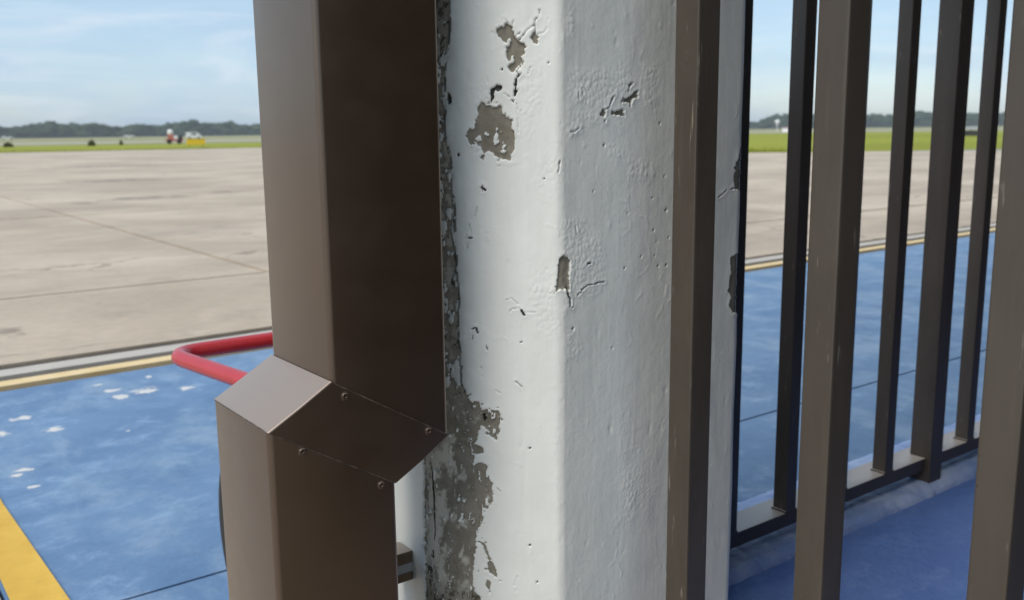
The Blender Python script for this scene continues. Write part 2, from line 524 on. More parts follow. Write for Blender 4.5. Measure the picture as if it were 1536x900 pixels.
# blue painted pavement: two pours with a joint between
pav = sheet('pavement', [(-12, -6), (16, -6), (16, 3.4), (-12, 2.5)], -0.016, JOINT)
MB().prism([(0.17, 1.056), (0.86, 1.056), (0.86, -6), (16, -6), (16, 1.428), (0.17, 1.428)], -0.09, 0.0).build('slab', BLUE, pav)
MB().prism([(0.17, -6), (0.854, -6), (0.854, 1.050), (0.17, 1.050)], -0.09, 0.0006).build('slab', BOUNCE_SLAB, pav)  # unseen slab added to warm and darken the reflected light
MB().prism([(0.17, 1.434), (16, 1.434), (16, L(16, -0.03)), (0.17, L(.17, -0.03))], -0.09, 0.0005).build('slab', BLUE, pav)
MB().prism([(-12, -6), (0.165, -6), (0.165, L(.165, -0.03)), (-12, L(-12, -0.03))], -0.09, -0.001).build('slab', GREY, pav)
sheet('yellow_band', [(0.174, 1.05), (0.250, 1.05), (0.250, 1.4), (0.231, 1.97), (0.231, L(.23, -0.03)), (0.174, L(.17, -0.03))], 0.0045, YEL_BAND)

# the enclosure's floor and its low painted kerb
sheet('floor', [(0.80, -5.5), (12, -5.5), (12, 0.87), (0.80, 0.87)], 0.034, BLUE_IN)
def kerb_mesh():
    prof = [(0.838, 0.0), (0.842, 0.010), (0.845, 0.024), (0.849, 0.038), (0.856, 0.047), (0.868, 0.052), (0.93, 0.053), (1.010, 0.052), (1.024, 0.049), (1.030, 0.042), (1.034, 0.0)]
    rk = random.Random(5)
    n = 700
    xs_ = [0.84 + (12 - 0.84) * (k / n) ** 1.7 for k in range(n + 1)]
    vs, fs = [], []
    for k, x in enumerate(xs_):
        for j, (y, z) in enumerate(prof):
            a = 0.0016 if 0 < j < 6 else 0.0010
            vs.append((x, y + rk.uniform(-a, a), z + (rk.uniform(-a, a) * 0.6 if 0 < j < 10 else 0)))
    p = len(prof)
    for k in range(n):
        for j in range(p - 1):
            fs.append((k * p + j, (k + 1) * p + j, (k + 1) * p + j + 1, k * p + j + 1))
    me = bpy.data.meshes.new('kerb')
    me.from_pydata(vs, [], fs)
    me.materials.append(KERB)
    for q in me.polygons: q.use_smooth = True
    return tag(link(bpy.data.objects.new('kerb', me)), kind='structure')
kerb_mesh()

# unseen building overhead and behind, shaped to shade the column and darken reflections
bld = empty('shade_building', (4, -3.4, 0))
tag(bld, 'unseen low building, roof and dark wall placed to shade the white column', 'building')
def part(mb, name, mat):
    o = mb.build(name, mat)
    o.parent = bld
    o.matrix_parent_inverse = Matrix.Translation((-4, 3.4, 0))
    return o
part(MB().box(0.42, 13, -9, 1.06, 2.85, 3.15), 'roof', SOFFIT)
part(MB().box(0.57, 13, -9, -0.08, 0.0, 2.848), 'wall', WALLM)  # unseen dark wall, added so the shaded downspout face reflects little

# ------------------------------------------------------------------ the peeling column
FEAT = json.loads('''{"bare":[[[77.5,789.3],[81.5,784.9],[83.9,777.5],[86.3,777.8],[87.9,772.3],[91.5,772.2],[94.3,769.4],[92.3,766.8],[91.8,763.7],[89.4,762.9],[89.3,757.5],[87.3,755.2],[85.6,752.4],[83.6,753.7],[81.5,747.8],[79.2,751.4],[81.2,756.1],[82.0,758.8],[80.0,758.1],[77.6,760.9],[77.0,764.0],[78.5,770.2],[77.3,773.4],[72.9,774.7],[69.2,778.3],[68.5,782.9],[72.2,786.7],[74.6,785.9]],[[101.3,781.3],[103.7,776.6],[103.2,773.1],[99.6,771.3],[95.2,775.3],[96.0,778.3]],[[89.7,757.5],[91.0,758.2],[91.8,757.0],[90.5,755.9]],[[54.4,724.3],[62.0,720.9],[62.9,719.1],[70.6,722.6],[73.4,720.8],[73.8,715.2],[76.6,711.5],[79.9,709.6],[80.9,705.9],[79.9,702.2],[82.7,700.3],[83.1,692.8],[82.0,684.5],[80.1,683.5],[78.6,675.6],[75.7,677.0],[72.8,678.0],[68.9,675.2],[67.1,679.0],[64.3,683.2],[60.9,684.6],[57.5,682.3],[55.4,673.9],[52.1,679.6],[54.1,681.9],[54.7,687.5],[49.9,689.4],[47.1,693.2],[44.6,689.5],[42.3,695.2],[41.4,700.8],[44.4,703.6],[48.2,702.6],[48.3,708.2],[50.4,713.7],[50.5,721.1]],[[-2.9,450.8],[20.3,474.4],[33.1,475.3],[34.5,468.6],[38.4,463.6],[41.4,461.1],[47.5,459.7],[50.0,457.7],[50.4,453.6],[56.6,454.8],[60.6,454.4],[64.6,453.0],[66.6,448.9],[66.4,436.4],[64.3,432.1],[62.7,426.3],[58.1,427.7],[52.1,431.2],[53.1,432.8],[56.2,432.9],[54.7,436.0],[49.1,437.9],[46.0,431.5],[43.8,423.0],[42.7,420.9],[49.8,416.9],[51.2,412.2],[42.5,411.4],[40.4,407.0],[41.3,402.8],[41.7,394.3],[41.0,399.1],[45.6,403.2],[51.6,401.9],[55.9,392.7],[57.3,381.8],[58.7,377.2],[57.0,366.1],[52.3,358.0],[49.2,353.1],[48.3,343.5],[42.8,337.6],[41.8,327.1],[41.5,309.4],[38.9,294.6],[37.9,284.8],[40.1,276.7],[45.4,271.3],[49.1,260.8],[51.8,236.2],[-14.4,231.5],[-9.0,410.4]],[[44.9,327.3],[50.2,324.4],[53.2,318.1],[56.1,308.6],[62.0,296.0],[61.9,291.9],[55.9,295.6],[53.7,303.6],[52.3,311.6],[48.7,322.7]],[[48.3,302.5],[52.1,300.3],[49.7,296.9]],[[42.8,299.7],[45.9,296.7],[43.5,295.7]],[[51.1,289.6],[55.7,285.8],[54.0,279.2],[51.0,282.3]],[[168.2,717.9],[173.1,718.8],[173.1,714.3],[171.3,711.2],[175.0,709.5],[171.9,707.2],[168.9,711.2],[165.8,713.4]],[[179.8,716.1],[187.8,717.5],[195.3,717.1],[196.6,713.5],[198.6,710.3],[194.1,711.7],[189.1,712.1],[180.4,713.5]],[[195.2,727.0],[202.7,729.7],[207.8,733.0],[211.0,733.5],[211.0,729.4],[205.3,729.3],[204.7,724.3],[202.9,720.7],[199.0,723.4],[194.6,724.3]],[[199.4,739.6],[202.6,741.4],[206.4,741.0],[203.2,739.2],[200.8,735.5],[199.5,736.0]],[[121.1,591.4],[125.0,593.2],[129.7,592.2],[131.7,588.4],[131.6,577.0],[132.3,563.3],[128.9,562.1],[126.9,564.4],[119.0,563.4],[117.4,564.4],[118.0,570.6],[119.0,583.1]],[[354.6,681.1],[362.6,682.2],[364.9,635.8],[347.4,641.3],[344.0,650.0],[347.4,663.0]],[[344.4,573.3],[367.9,574.7],[371.0,511.9],[350.0,514.5],[343.5,523.6],[346.2,532.3],[340.8,539.0],[344.4,549.6]]],"paint":[[[67.0,704.2],[68.4,702.3],[68.3,696.7],[69.2,693.0],[66.3,689.8],[64.4,692.1],[65.4,696.8]],[[73.0,691.1],[75.4,688.3],[74.3,682.2],[71.5,682.7],[72.0,687.4]],[[56.9,701.1],[59.2,698.7],[61.6,697.7],[59.7,696.4],[55.8,697.8]],[[49.5,694.1],[52.0,696.5],[54.3,693.2],[51.4,691.8]],[[70.3,701.4],[73.1,698.5],[70.7,696.7]],[[78.6,776.5],[79.8,776.0],[79.3,771.4],[78.1,771.4]],[[81.3,762.7],[82.5,762.3],[82.0,757.6],[81.2,757.6]]],"strip":[[-30.4,967.5],[33.9,963.8],[30.1,808.9],[28.5,765.6],[24.9,738.2],[24.5,699.1],[28.9,665.0],[29.8,624.7],[30.6,583.7],[31.7,553.9],[31.5,517.7],[33.9,487.2],[34.8,474.8],[36.5,468.7],[-51.5,434.4]],"hole":[[[68.0,739.2],[72.7,737.8],[71.7,734.1],[67.9,733.3],[66.0,736.0]],[[62.7,735.2],[66.0,735.8],[65.0,727.3],[63.0,724.2],[62.6,731.1]],[[84.0,743.5],[85.6,742.5],[84.5,734.3],[85.4,732.9],[83.0,728.4],[81.9,732.6],[83.6,735.3]],[[79.7,726.4],[83.0,725.7],[82.5,723.4]],[[50.9,448.9],[52.9,449.5],[53.9,445.9],[52.3,442.7],[51.1,444.2]],[[25.7,732.6],[27.6,728.9],[28.0,725.2],[26.0,723.8],[25.1,728.0]]],"crack":[[0.7,[[75.5,792.8],[78.7,788.5]]],[0.6,[[83.2,791.4],[81.5,785.3]]],[0.9,[[83.9,777.5],[88.4,780.5]]],[0.8,[[89.5,776.2],[94.0,782.3],[97.7,784.9],[100.5,786.7],[101.4,791.3],[103.0,792.4]]],[0.9,[[104.7,792.8],[104.8,798.9]]],[0.9,[[101.3,781.3],[101.3,786.7]]],[0.5,[[102.9,779.3],[108.1,780.3],[110.9,783.3],[111.8,791.4]]],[0.8,[[97.0,752.6],[94.9,747.5]]],[0.8,[[85.2,749.7],[87.2,746.9],[89.2,747.7]]],[1.3,[[87.2,746.9],[84.3,742.6],[83.8,737.9]]],[0.5,[[60.0,745.8],[59.9,740.3]]],[0.8,[[88.9,747.5],[86.0,743.9]]],[0.7,[[88.8,736.5],[85.0,732.5]]],[0.6,[[85.3,723.3],[86.2,717.8],[89.5,716.4]]],[0.6,[[85.7,711.4],[86.0,698.4]]],[0.7,[[74.5,731.8],[78.8,728.5]]],[1.2,[[173.1,718.3],[177.3,719.7],[179.1,724.1],[182.2,729.0]]],[0.8,[[145.6,736.0],[147.4,730.8]]],[0.9,[[142.1,731.6],[142.5,726.9]]],[0.8,[[133.4,699.2],[138.1,699.5],[143.3,702.6]]],[1.4,[[129.6,563.6],[130.3,558.2],[133.0,554.7],[132.3,548.5]]],[1.1,[[145.3,561.3],[153.6,565.2],[160.7,564.6],[166.3,566.2],[172.7,565.5]]],[0.9,[[141.2,557.5],[144.6,559.2]]],[0.6,[[112.7,560.7],[115.9,563.1],[119.0,563.4]]],[0.6,[[74.1,554.9],[78.8,556.0],[84.5,550.8]]],[0.7,[[77.1,544.4],[78.2,546.5],[85.0,547.7],[88.1,544.5]]],[1.8,[[87.1,545.6],[89.5,541.7]]],[0.5,[[90.7,544.0],[99.6,544.2]]],[0.6,[[139.1,617.9],[139.8,611.6],[142.5,609.3]]],[1.4,[[152.2,583.9],[156.1,584.3]]],[0.6,[[132.3,546.4],[135.7,547.0]]],[0.9,[[53.9,654.6],[54.4,648.9]]],[1.6,[[53.3,652.9],[56.2,650.6]]],[0.7,[[48.9,635.7],[47.0,628.2]]],[0.8,[[42.1,621.2],[41.4,617.8]]],[1.4,[[41.9,609.0],[44.2,609.0]]],[0.5,[[43.2,617.8],[42.4,609.0]]],[0.5,[[38.3,610.2],[38.2,602.6],[39.9,600.2],[40.6,607.3],[39.0,611.9]]],[1.2,[[42.6,527.6],[44.4,528.9]]],[1.3,[[46.2,528.9],[47.3,524.7]]],[0.9,[[43.1,521.6],[42.4,518.5]]],[1.0,[[54.9,513.3],[56.1,509.1]]],[0.9,[[81.5,481.0],[86.8,476.3]]],[0.9,[[62.5,380.5],[66.2,376.8]]],[0.5,[[61.5,473.1],[66.9,469.6]]],[0.6,[[81.1,295.5],[77.9,287.2],[79.4,279.2]]],[1.0,[[122.0,675.1],[120.2,665.6]]],[0.7,[[334.5,640.5],[327.8,636.3],[322.1,634.0]]],[0.9,[[346.4,642.0],[340.4,640.9]]]],"dot":[[1.5,[249.9,625.8]],[0.9,[231.3,638.0]],[0.7,[247.4,657.5]],[1.2,[171.4,687.1]],[0.6,[159.1,647.5]],[0.8,[200.2,625.7]],[1.0,[197.5,576.0]],[0.8,[217.7,584.6]],[0.7,[235.9,584.2]],[0.8,[240.5,573.7]],[1.1,[251.2,573.4]],[0.9,[233.6,608.2]],[0.9,[254.1,599.8]],[1.3,[136.0,527.7]],[0.9,[183.3,503.1]],[0.9,[86.6,517.0]],[0.8,[107.7,660.1]],[0.9,[112.2,756.1]],[1.0,[240.2,705.7]],[1.0,[72.7,751.5]],[1.4,[33.4,680.9]],[1.0,[93.5,419.4]],[1.2,[92.7,326.0]],[1.0,[99.2,290.2]],[0.7,[50.3,492.5]]],"blist":[[[128.9,750.1],[151.1,753.5],[201.8,752.2],[210.1,740.8],[194.0,731.9],[175.9,720.3],[155.0,714.6],[136.2,720.1],[130.3,736.5]],[[128.8,720.0],[158.8,717.4],[170.5,706.0],[147.4,694.9],[128.7,689.5]],[[123.4,630.4],[147.5,626.0],[171.2,603.7],[175.3,582.3],[171.4,561.5],[151.6,551.6],[134.5,538.7],[123.0,537.2]],[[97.9,584.2],[121.7,587.3],[121.5,525.5],[109.1,513.3],[94.4,525.0],[91.8,560.7]],[[123.0,528.3],[147.7,524.9],[151.7,499.8],[128.3,500.4]],[[90.9,756.0],[106.0,753.0],[107.4,709.2],[98.8,692.7],[87.4,698.4],[86.7,737.0]],[[132.6,806.8],[137.7,807.1],[139.9,775.0],[129.0,777.2]],[[170.6,688.8],[194.5,688.4],[202.9,670.5],[178.6,674.1]],[[117.0,700.8],[122.0,700.7],[121.9,653.2],[117.9,656.1]],[[36.6,743.5],[65.2,742.9],[67.8,726.4],[50.5,721.1]],[[214.0,758.3],[239.0,759.1],[235.6,720.6],[218.8,717.6]],[[194.7,676.6],[236.6,672.5],[237.1,651.2],[199.0,655.8]],[[113.5,440.1],[121.2,440.4],[119.2,364.8],[114.4,377.3]],[[198.1,392.0],[224.7,379.2],[212.3,314.0],[185.8,328.1]]],"ridge":[[0.9,[[219.1,550.0],[213.2,544.4],[210.7,537.2],[208.2,536.8]]],[0.9,[[252.6,552.7],[251.0,543.2],[247.6,533.9],[239.7,524.6]]],[0.6,[[227.8,593.1],[229.9,577.2],[223.1,569.7],[213.7,566.3]]],[0.8,[[217.0,672.5],[208.8,668.5],[208.0,665.0],[199.0,660.5]]],[0.7,[[205.3,679.3],[198.8,673.6]]],[0.7,[[230.8,663.6],[227.6,651.6],[215.8,646.6]]],[0.6,[[217.6,787.1],[220.3,772.9],[213.9,764.0]]],[0.6,[[203.8,780.7],[206.4,769.5],[204.9,760.9]]],[0.8,[[63.9,767.5],[75.3,771.0],[85.4,769.7]]],[0.7,[[99.3,758.5],[106.1,761.1]]],[0.8,[[68.7,674.4],[76.8,672.1],[84.9,673.7]]],[0.7,[[37.0,763.8],[28.9,761.8]]],[0.6,[[60.9,473.1],[68.1,468.4]]],[0.6,[[55.9,425.6],[61.8,417.6],[66.1,414.6]]],[0.7,[[206.1,436.4],[211.6,422.1],[210.9,405.7]]],[0.6,[[193.5,412.7],[199.0,385.1]]],[0.6,[[220.3,373.4],[207.4,342.7]]]],"lgrime":[[-17.7,316.9],[-10.6,312.9],[-4.1,313.6],[7.0,319.4],[3.6,250.9],[-19.0,241.1],[-13.3,262.0],[-8.3,274.1],[-9.1,285.4],[-11.6,294.4],[-9.6,303.4],[-15.1,311.2]],"lcrack":[[-1.4,402.5],[1.7,392.4],[1.6,379.8],[2.8,369.1],[3.2,354.9],[3.0,335.6],[1.5,322.2]]}''')
def hash2(ix, iy, seed):
    h = (ix.astype(np.int64) * 374761393 + iy.astype(np.int64) * 668265263 + seed * 974634777) & 0xFFFFFFFF
    h = ((h ^ (h >> 13)) * 1274126177) & 0xFFFFFFFF
    h = ((h ^ (h >> 16)) * 2246822519) & 0xFFFFFFFF
    return ((h ^ (h >> 15)) & 0xFFFFFF) / float(0xFFFFFF)
def vnoise(x, y, seed=0):
    ix, iy = np.floor(x), np.floor(y)
    fx, fy = x - ix, y - iy
    fx, fy = fx * fx * fx * (fx * (fx * 6 - 15) + 10), fy * fy * fy * (fy * (fy * 6 - 15) + 10)
    a, b = hash2(ix, iy, seed), hash2(ix + 1, iy, seed)
    c, d = hash2(ix, iy + 1, seed), hash2(ix + 1, iy + 1, seed)
    return (a + (b - a) * fx) * (1 - fy) + (c + (d - c) * fx) * fy - 0.5       # about -0.5 .. 0.5
def fbm(x, y, scale, octv=4, seed=0, gain=0.55):
    t, amp, tot = 0, 1.0, 0.0
    f = 1.0 / scale
    for k in range(octv):
        t = t + amp * vnoise(x * f + 17.3 * k, y * f - 9.1 * k, seed + k)
        tot += amp; amp *= gain; f *= 2.03
    return t / tot * 2.0                                                          # about -1 .. 1
def worley(x, y, scale, seed=0):
    x, y = x / scale, y / scale
    ix, iy = np.floor(x), np.floor(y)
    f1, f2 = np.full(x.shape, 9.0), np.full(x.shape, 9.0)
    for dx in (-1, 0, 1):
        for dy in (-1, 0, 1):
            cx, cy = ix + dx, iy + dy
            d = np.hypot(cx + hash2(cx, cy, seed) - x, cy + hash2(cx, cy, seed + 5) - y)
            f2 = np.minimum(f2, np.maximum(f1, d)); f1 = np.minimum(f1, d)
    return f1, f2
def poly_sd(S, Zm, poly, pad=14.0):
    """signed distance in mm, positive inside; far away: -pad"""
    P = np.array(poly, float)
    out = np.full(S.shape, -pad)
    m = (S > P[:, 0].min() - pad) & (S < P[:, 0].max() + pad) & (Zm > P[:, 1].min() - pad) & (Zm < P[:, 1].max() + pad)
    if not m.any(): return out
    x, y = S[m], Zm[m]
    d = np.full(x.shape, 1e9); ins = np.zeros(x.shape, bool)
    for i in range(len(P)):
        a, b = P[i], P[(i + 1) % len(P)]
        e = b - a
        t = np.clip(((x - a[0]) * e[0] + (y - a[1]) * e[1]) / max(e @ e, 1e-9), 0, 1)
        d = np.minimum(d, np.hypot(x - a[0] - t * e[0], y - a[1] - t * e[1]))
        c = (a[1] > y) != (b[1] > y)
        if abs(e[1]) > 1e-9: ins ^= c & (x < e[0] * (y - a[1]) / e[1] + a[0])
    out[m] = np.maximum(np.where(ins, d, -d), -pad)
    return out
def line_d(S, Zm, pts, pad=12.0):
    P = np.array(pts, float)
    out = np.full(S.shape, pad)
    m = (S > P[:, 0].min() - pad) & (S < P[:, 0].max() + pad) & (Zm > P[:, 1].min() - pad) & (Zm < P[:, 1].max() + pad)
    if not m.any(): return out
    x, y = S[m], Zm[m]
    d = np.full(x.shape, 1e9)
    for a, b in zip(P, P[1:]):
        e = b - a
        t = np.clip(((x - a[0]) * e[0] + (y - a[1]) * e[1]) / max(e @ e, 1e-9), 0, 1)
        d = np.minimum(d, np.hypot(x - a[0] - t * e[0], y - a[1] - t * e[1]))
    out[m] = np.minimum(d, pad)
    return out

def build_column():
    n2, u2, u3, c = 620.0, 513.4, 747.4, 86.0                 # mm in plan
    W = u3 - u2
    # corners in order of growing s: outer end of the left face, E1, E2, E3, then the hidden sides
    cor = np.array([(u2 - c, n2 + c + W), (u2 - c, n2 + c), (u2, n2), (u3, n2), (u3 + c, n2 + c), (u3 + c, n2 + c + W), (u3, n2 + 2 * c + W), (u2, n2 + 2 * c + W)])
    segs = np.linalg.norm(np.roll(cor, -1, 0) - cor, axis=1)
    starts = np.concatenate([[0], np.cumsum(segs)]) - segs[0]   # s=0 at E1
    LA = segs[1]; sE2 = LA; sE3 = LA + W
    s = np.concatenate([np.linspace(-W, -75, 24)[:-1], np.arange(-75, -8, 1.6), np.arange(-8, sE3 + 3, 1.0), np.linspace(sE3 + 4, sE3 + 30, 8), np.linspace(sE3 + 36, starts[-1] - 4, 60)])
    z = np.concatenate([np.linspace(0, 170, 18)[:-1], np.arange(170, 250, 2.5), np.arange(250, 826, 1.0), np.arange(826, 900, 2.5), np.linspace(905, 2850, 60)])
    # position and normal round the outline, corners eased by a small fillet
    dirs = (np.roll(cor, -1, 0) - cor) / segs[:, None]
    nor = np.stack([dirs[:, 1], -dirs[:, 0]], 1) 
    if ((cor[0] + cor[1]) / 2 + nor[0] * 10 - cor.mean(0)) @ ((cor[0] + cor[1]) / 2 - cor.mean(0)) < ((cor[0] + cor[1]) / 2 - cor.mean(0)) @ ((cor[0] + cor[1]) / 2 - cor.mean(0)): nor = -nor
    pos = np.zeros((len(s), 2)); nn = np.zeros((len(s), 2))
    for i, q in enumerate(s):
        k = int(np.clip(np.searchsorted(starts, q, 'right') - 1, 0, 7))
        t = q - starts[k]
        pos[i] = cor[k] + dirs[k] * t; nn[i] = nor[k]
        for kk, r in ((1, 3.5), (2, 5.5), (3, 6.0), (4, 8.0), (5, 8.0), (6, 8.0), (7, 8.0)):
            ds = q - starts[kk]
            if abs(ds) < r:
                t = (ds + r) / (2 * r)
                pos[i] = (1 - t) ** 2 * (cor[kk] - dirs[kk - 1] * r) + 2 * t * (1 - t) * cor[kk] + t * t * (cor[kk] + dirs[kk] * r)
                v = (1 - t) * nor[kk - 1] + t * nor[kk]; nn[i] = v / np.linalg.norm(v)
    S, Z = np.meshgrid(s, z)
    sh = S.shape
    S, Z = S.ravel(), Z.ravel()
    jag = 1.9 * fbm(S, Z, 8.0, 4, 11) + 1.5 * fbm(S, Z, 2.7, 2, 23)
    # --- where the paint has gone
    sd = np.full(S.shape, -14.0)
    for p in FEAT['bare']: sd = np.maximum(sd, poly_sd(S, Z, p))
    sd = np.where(sd > -13.9, sd + jag, sd)
    for p in FEAT['paint']:
        q = poly_sd(S, Z, p) + jag
        sd = np.minimum(sd, np.maximum(-q, -3))
    big = poly_sd(S, Z, FEAT['bare'][4], 20.0)
    # specks of paint that survive inside the large bare area and in the right-hand lobes
    speck = fbm(S * 1.5, Z * 0.75, 5.0, 4, 41)
    lobe = np.clip((S - 42) / 12, 0, 1) * np.clip(big / 3, 0, 1) * (Z < 520)
    sd = np.where((big > 0.6) & (speck > 0.40 - 0.24 * lobe), -1.0 * np.clip((speck - 0.40 + 0.24 * lobe) * 8, 0.1, 1), sd)
    # loose flecks round the rims
    fl = fbm(S, Z, 3.4, 3, 29)
    sd = np.where((sd > -4.5) & (sd < -0.2) & (fl > 0.50 - 0.05 * sd), 0.7, sd)
    # big patch near the top keeps flecks in its lower half
    p3 = poly_sd(S, Z, FEAT['bare'][3], 20.0)
    z3 = np.array(FEAT['bare'][3])[:, 1]
    low = np.clip((z3.mean() + 4 - Z) / 12, 0, 1)
    sd = np.where((p3 > 0.5) & (speck * low > 0.40), -0.8, sd)
    # --- dirty strip beside the pipe
    st = poly_sd(S, Z, FEAT['strip'], 20.0)
    zz = np.array(FEAT['strip'])
    dcorner = np.abs(S)
    st_n = st - 1.5 + 2.6 * fbm(S, Z * 0.5, 14.0, 4, 51)
    strip = np.clip(st_n / 1.5, 0, 1) * (S > -6)
    mot = fbm(S * 1.2, Z * 0.6, 7.0, 5, 61)
    mott = fbm(S * 1.6, Z * 0.8, 4.0, 4, 67)
    topdark = np.clip((Z - 770) / 30, 0, 1)
    sd = np.where((strip > 0.4) & (mot > -0.18 - 0.5 * topdark), np.maximum(sd, 0.6 * strip), sd)
    edge_line = np.exp(-(st_n / 1.4) ** 2) * (fbm(S, Z, 10.0, 3, 71) > 0.0) * (S > -6) * (st > -19)
    mould = np.clip(strip * (mott - 0.20 + 0.40 * topdark) * 3.2, 0, 1)
    mould = np.maximum(mould, np.clip(edge_line * 0.9, 0, 0.62) * (S > 3))
    # --- soft grime spreading out of the strip and on the lower left
    grime = np.clip(0.55 * np.exp(-np.clip(-st, 0, 30) / 7.0) * (st > -19.9), 0, 1) * (S > -6)
    # --- residue of whitewash on the bare area, more to the left and low down
    res = fbm(S * 1.1, Z * 0.6, 11.0, 5, 81, 0.72)
    leftness = np.clip((46 - S) / 42, 0, 1) * np.clip((505 - Z) / 60, 0, 1)
    residue = np.clip((res - 0.26 + 0.50 * leftness) * 4.0, 0, 1) * (big > 0)
    residue = np.maximum(residue, 0.5 * strip * np.clip((mot - 0.15) * 4, 0, 1) * (1 - topdark))
    foot = np.clip((292 - Z) / 22, 0, 1) * (big > 0)
    residue *= 1 - 0.8 * foot
    mould = np.maximum(mould, foot * np.clip((mott + 0.1) * 2, 0, 0.75))
    # --- grime and split render on the outer face
    lg = poly_sd(S, Z, FEAT['lgrime'], 12.0) + 2.0 * fbm(S, Z * 0.6, 8.0, 4, 91)
    sd = np.where(S < 0, np.maximum(sd, np.where((lg > 0) & (mot > -0.25), lg, -14)), sd)
    mould = np.maximum(mould, np.clip(lg, 0, 1) * np.clip((mott - 0.02) * 4, 0, 1) * (S < 2))
    # --- relief
    lipn = np.clip(fbm(S, Z, 20.0, 3, 99) + 0.6, 0, 1)
    disp = 1.1 * fbm(S, Z * 0.6, 95.0, 3, 1) + 0.30 * fbm(S, Z * 0.35, 24.0, 3, 3)
    disp += 0.065 * fbm(S * 1.0, Z * 0.06, 3.0, 3, 5) + 0.16 * fbm(S, Z * 0.7, 11.0, 4, 6) + 0.05 * fbm(S, Z, 3.2, 2, 7)
    disp += 1.5 * np.clip(1 - np.abs(S - 88.5) / 34.0, 0, 1) * (S > 0) * (S < sE2)
    disp -= 1.2 * np.exp(-((S - 88.5) / 3.0) ** 2) * 0.25
    bl = np.full(S.shape, -14.0)
    for p in FEAT['blist']: bl = np.maximum(bl, poly_sd(S, Z, p))
    bl = np.clip((bl + 7 * fbm(S, Z, 13.0, 4, 13) + 2.5) / 9.0, 0, 1) * (np.abs(S - 120) < 240) * (sd < 0.2)
    far = np.clip(fbm(S, Z, 60.0, 3, 15) - 0.35, 0, 1) * 1.6          # scattered crinkling elsewhere
    bmask = np.clip(np.maximum(bl, far), 0, 1)
    idx = bmask > 0.01
    wx = S[idx] + 1.6 * fbm(S[idx], Z[idx], 7.0, 2, 17); wy = Z[idx] * 0.72 + 1.6 * fbm(S[idx], Z[idx], 7.0, 2, 19)
    f1, f2 = worley(wx, wy, 4.6, 21)
    cell = np.clip((f2 - f1) * 2.2, 0, 1) ** 0.6 * (0.5 + 0.7 * (vnoise(wx / 9, wy / 9, 31) + 0.5))
    tmp = np.zeros(S.shape); tmp[idx] = cell * bmask[idx]
    disp += 0.48 * tmp
    for w, pts in FEAT['ridge']:
        d = line_d(S, Z, pts) + 0.5 * fbm(S, Z, 6.0, 2, 27)
        disp += 0.32 * w * np.exp(-(d / 1.3) ** 2) * np.clip(0.6 + 1.2 * fbm(S, Z, 9.0, 2, 28), 0, 1)
    # random small worm-like paint wrinkles
    wr = np.abs(fbm(S, Z * 0.6, 26.0, 3, 37))
    disp += 0.13 * np.exp(-(wr / 0.05) ** 2) * np.clip(fbm(S, Z, 70.0, 2, 39) + 0.1, 0, 1)
    # scattered dents, nibs and short wrinkles left by old coats
    rr = np.random.default_rng(12)
    for _ in range(190):
        a, b, r, h = rr.uniform(12, 350), rr.uniform(255, 822), rr.uniform(0.8, 2.2), rr.uniform(-0.45, 0.40)
        m = (np.abs(S - a) < 7) & (np.abs(Z - b) < 12)
        disp[m] += h * np.exp(-((S[m] - a) / r) ** 2 - ((Z[m] - b) / (r * rr.uniform(0.8, 2.6))) ** 2)
    for _ in range(80):
        a, b, an, ln = rr.uniform(15, 350), rr.uniform(255, 822), rr.normal(1.4, 0.6), rr.uniform(4, 16)
        pts = [(a, b), (a + math.cos(an) * ln * .5, b + math.sin(an) * ln * .5), (a + math.cos(an + .5) * ln, b + math.sin(an + .5) * ln)]
        d = line_d(S, Z, pts, 6.0)
        disp += rr.uniform(0.12, 0.38) * np.exp(-(d / 0.9) ** 2) * (d < 5.9) * np.clip(0.7 + fbm(S, Z, 6.0, 2, 45), 0, 1)
    inside = np.clip(sd / 0.9 + 0.5, 0, 1)
    disp += 0.85 * lipn * np.exp(-np.clip(-sd, 0, 14) / 2.6) * (sd < 0) * (sd > -13) 
    disp = disp * (1 - 0.55 * inside) - inside * (1.7 + 0.35 * fbm(S, Z, 4.0, 3, 43))
    # --- cracks, holes and pin holes
    hole = np.zeros(S.shape)
    for w, pts in FEAT['crack']:
        d = line_d(S, Z, pts) + 0.55 * fbm(S, Z, 5.0, 3, 47)
        hole = np.maximum(hole, np.clip((w * 0.62 - d) / 0.55 + 0.5, 0, 1) * min(1, 0.12 + 0.50 * w))
        disp += 0.45 * w * np.exp(-(np.clip(d, 0, 12) / 2.6) ** 2) * (sd < 0)
    lc = line_d(S, Z, FEAT['lcrack']) + 0.8 * fbm(S, Z, 8.0, 3, 49)
    hole = np.maximum(hole, np.clip((1.3 + 1.0 * fbm(S, Z, 25.0, 2, 53) - lc) / 0.8, 0, 1) * (S < 4))
    for p in FEAT['hole']:
        q = poly_sd(S, Z, p) + 0.5 * jag
        hole = np.maximum(hole, np.clip(q / 0.7 + 0.5, 0, 1))
    for r, (a, b) in FEAT['dot']:
        hole = np.maximum(hole, np.clip((r * 0.75 - np.hypot(S - a, (Z - b) * 0.85)) / 0.5 + 0.5, 0, 1))
    disp -= 3.0 * hole
    P = np.repeat(pos[None], len(z), 0).reshape(-1, 2) + np.repeat(nn[None], len(z), 0).reshape(-1, 2) * disp[:, None]
    V = np.concatenate([P, Z[:, None]], 1) / 1000.0
    nr, nc = sh
    r_, c_ = np.meshgrid(np.arange(nr - 1), np.arange(nc), indexing='ij')
    a = r_ * nc + c_; b = r_ * nc + (c_ + 1) % nc
    faces = np.stack([a, b, b + nc, a + nc], -1).reshape(-1, 4)
    me = bpy.data.meshes.new('column')
    me.vertices.add(len(V)); me.vertices.foreach_set('co', V.astype(np.float32).ravel())
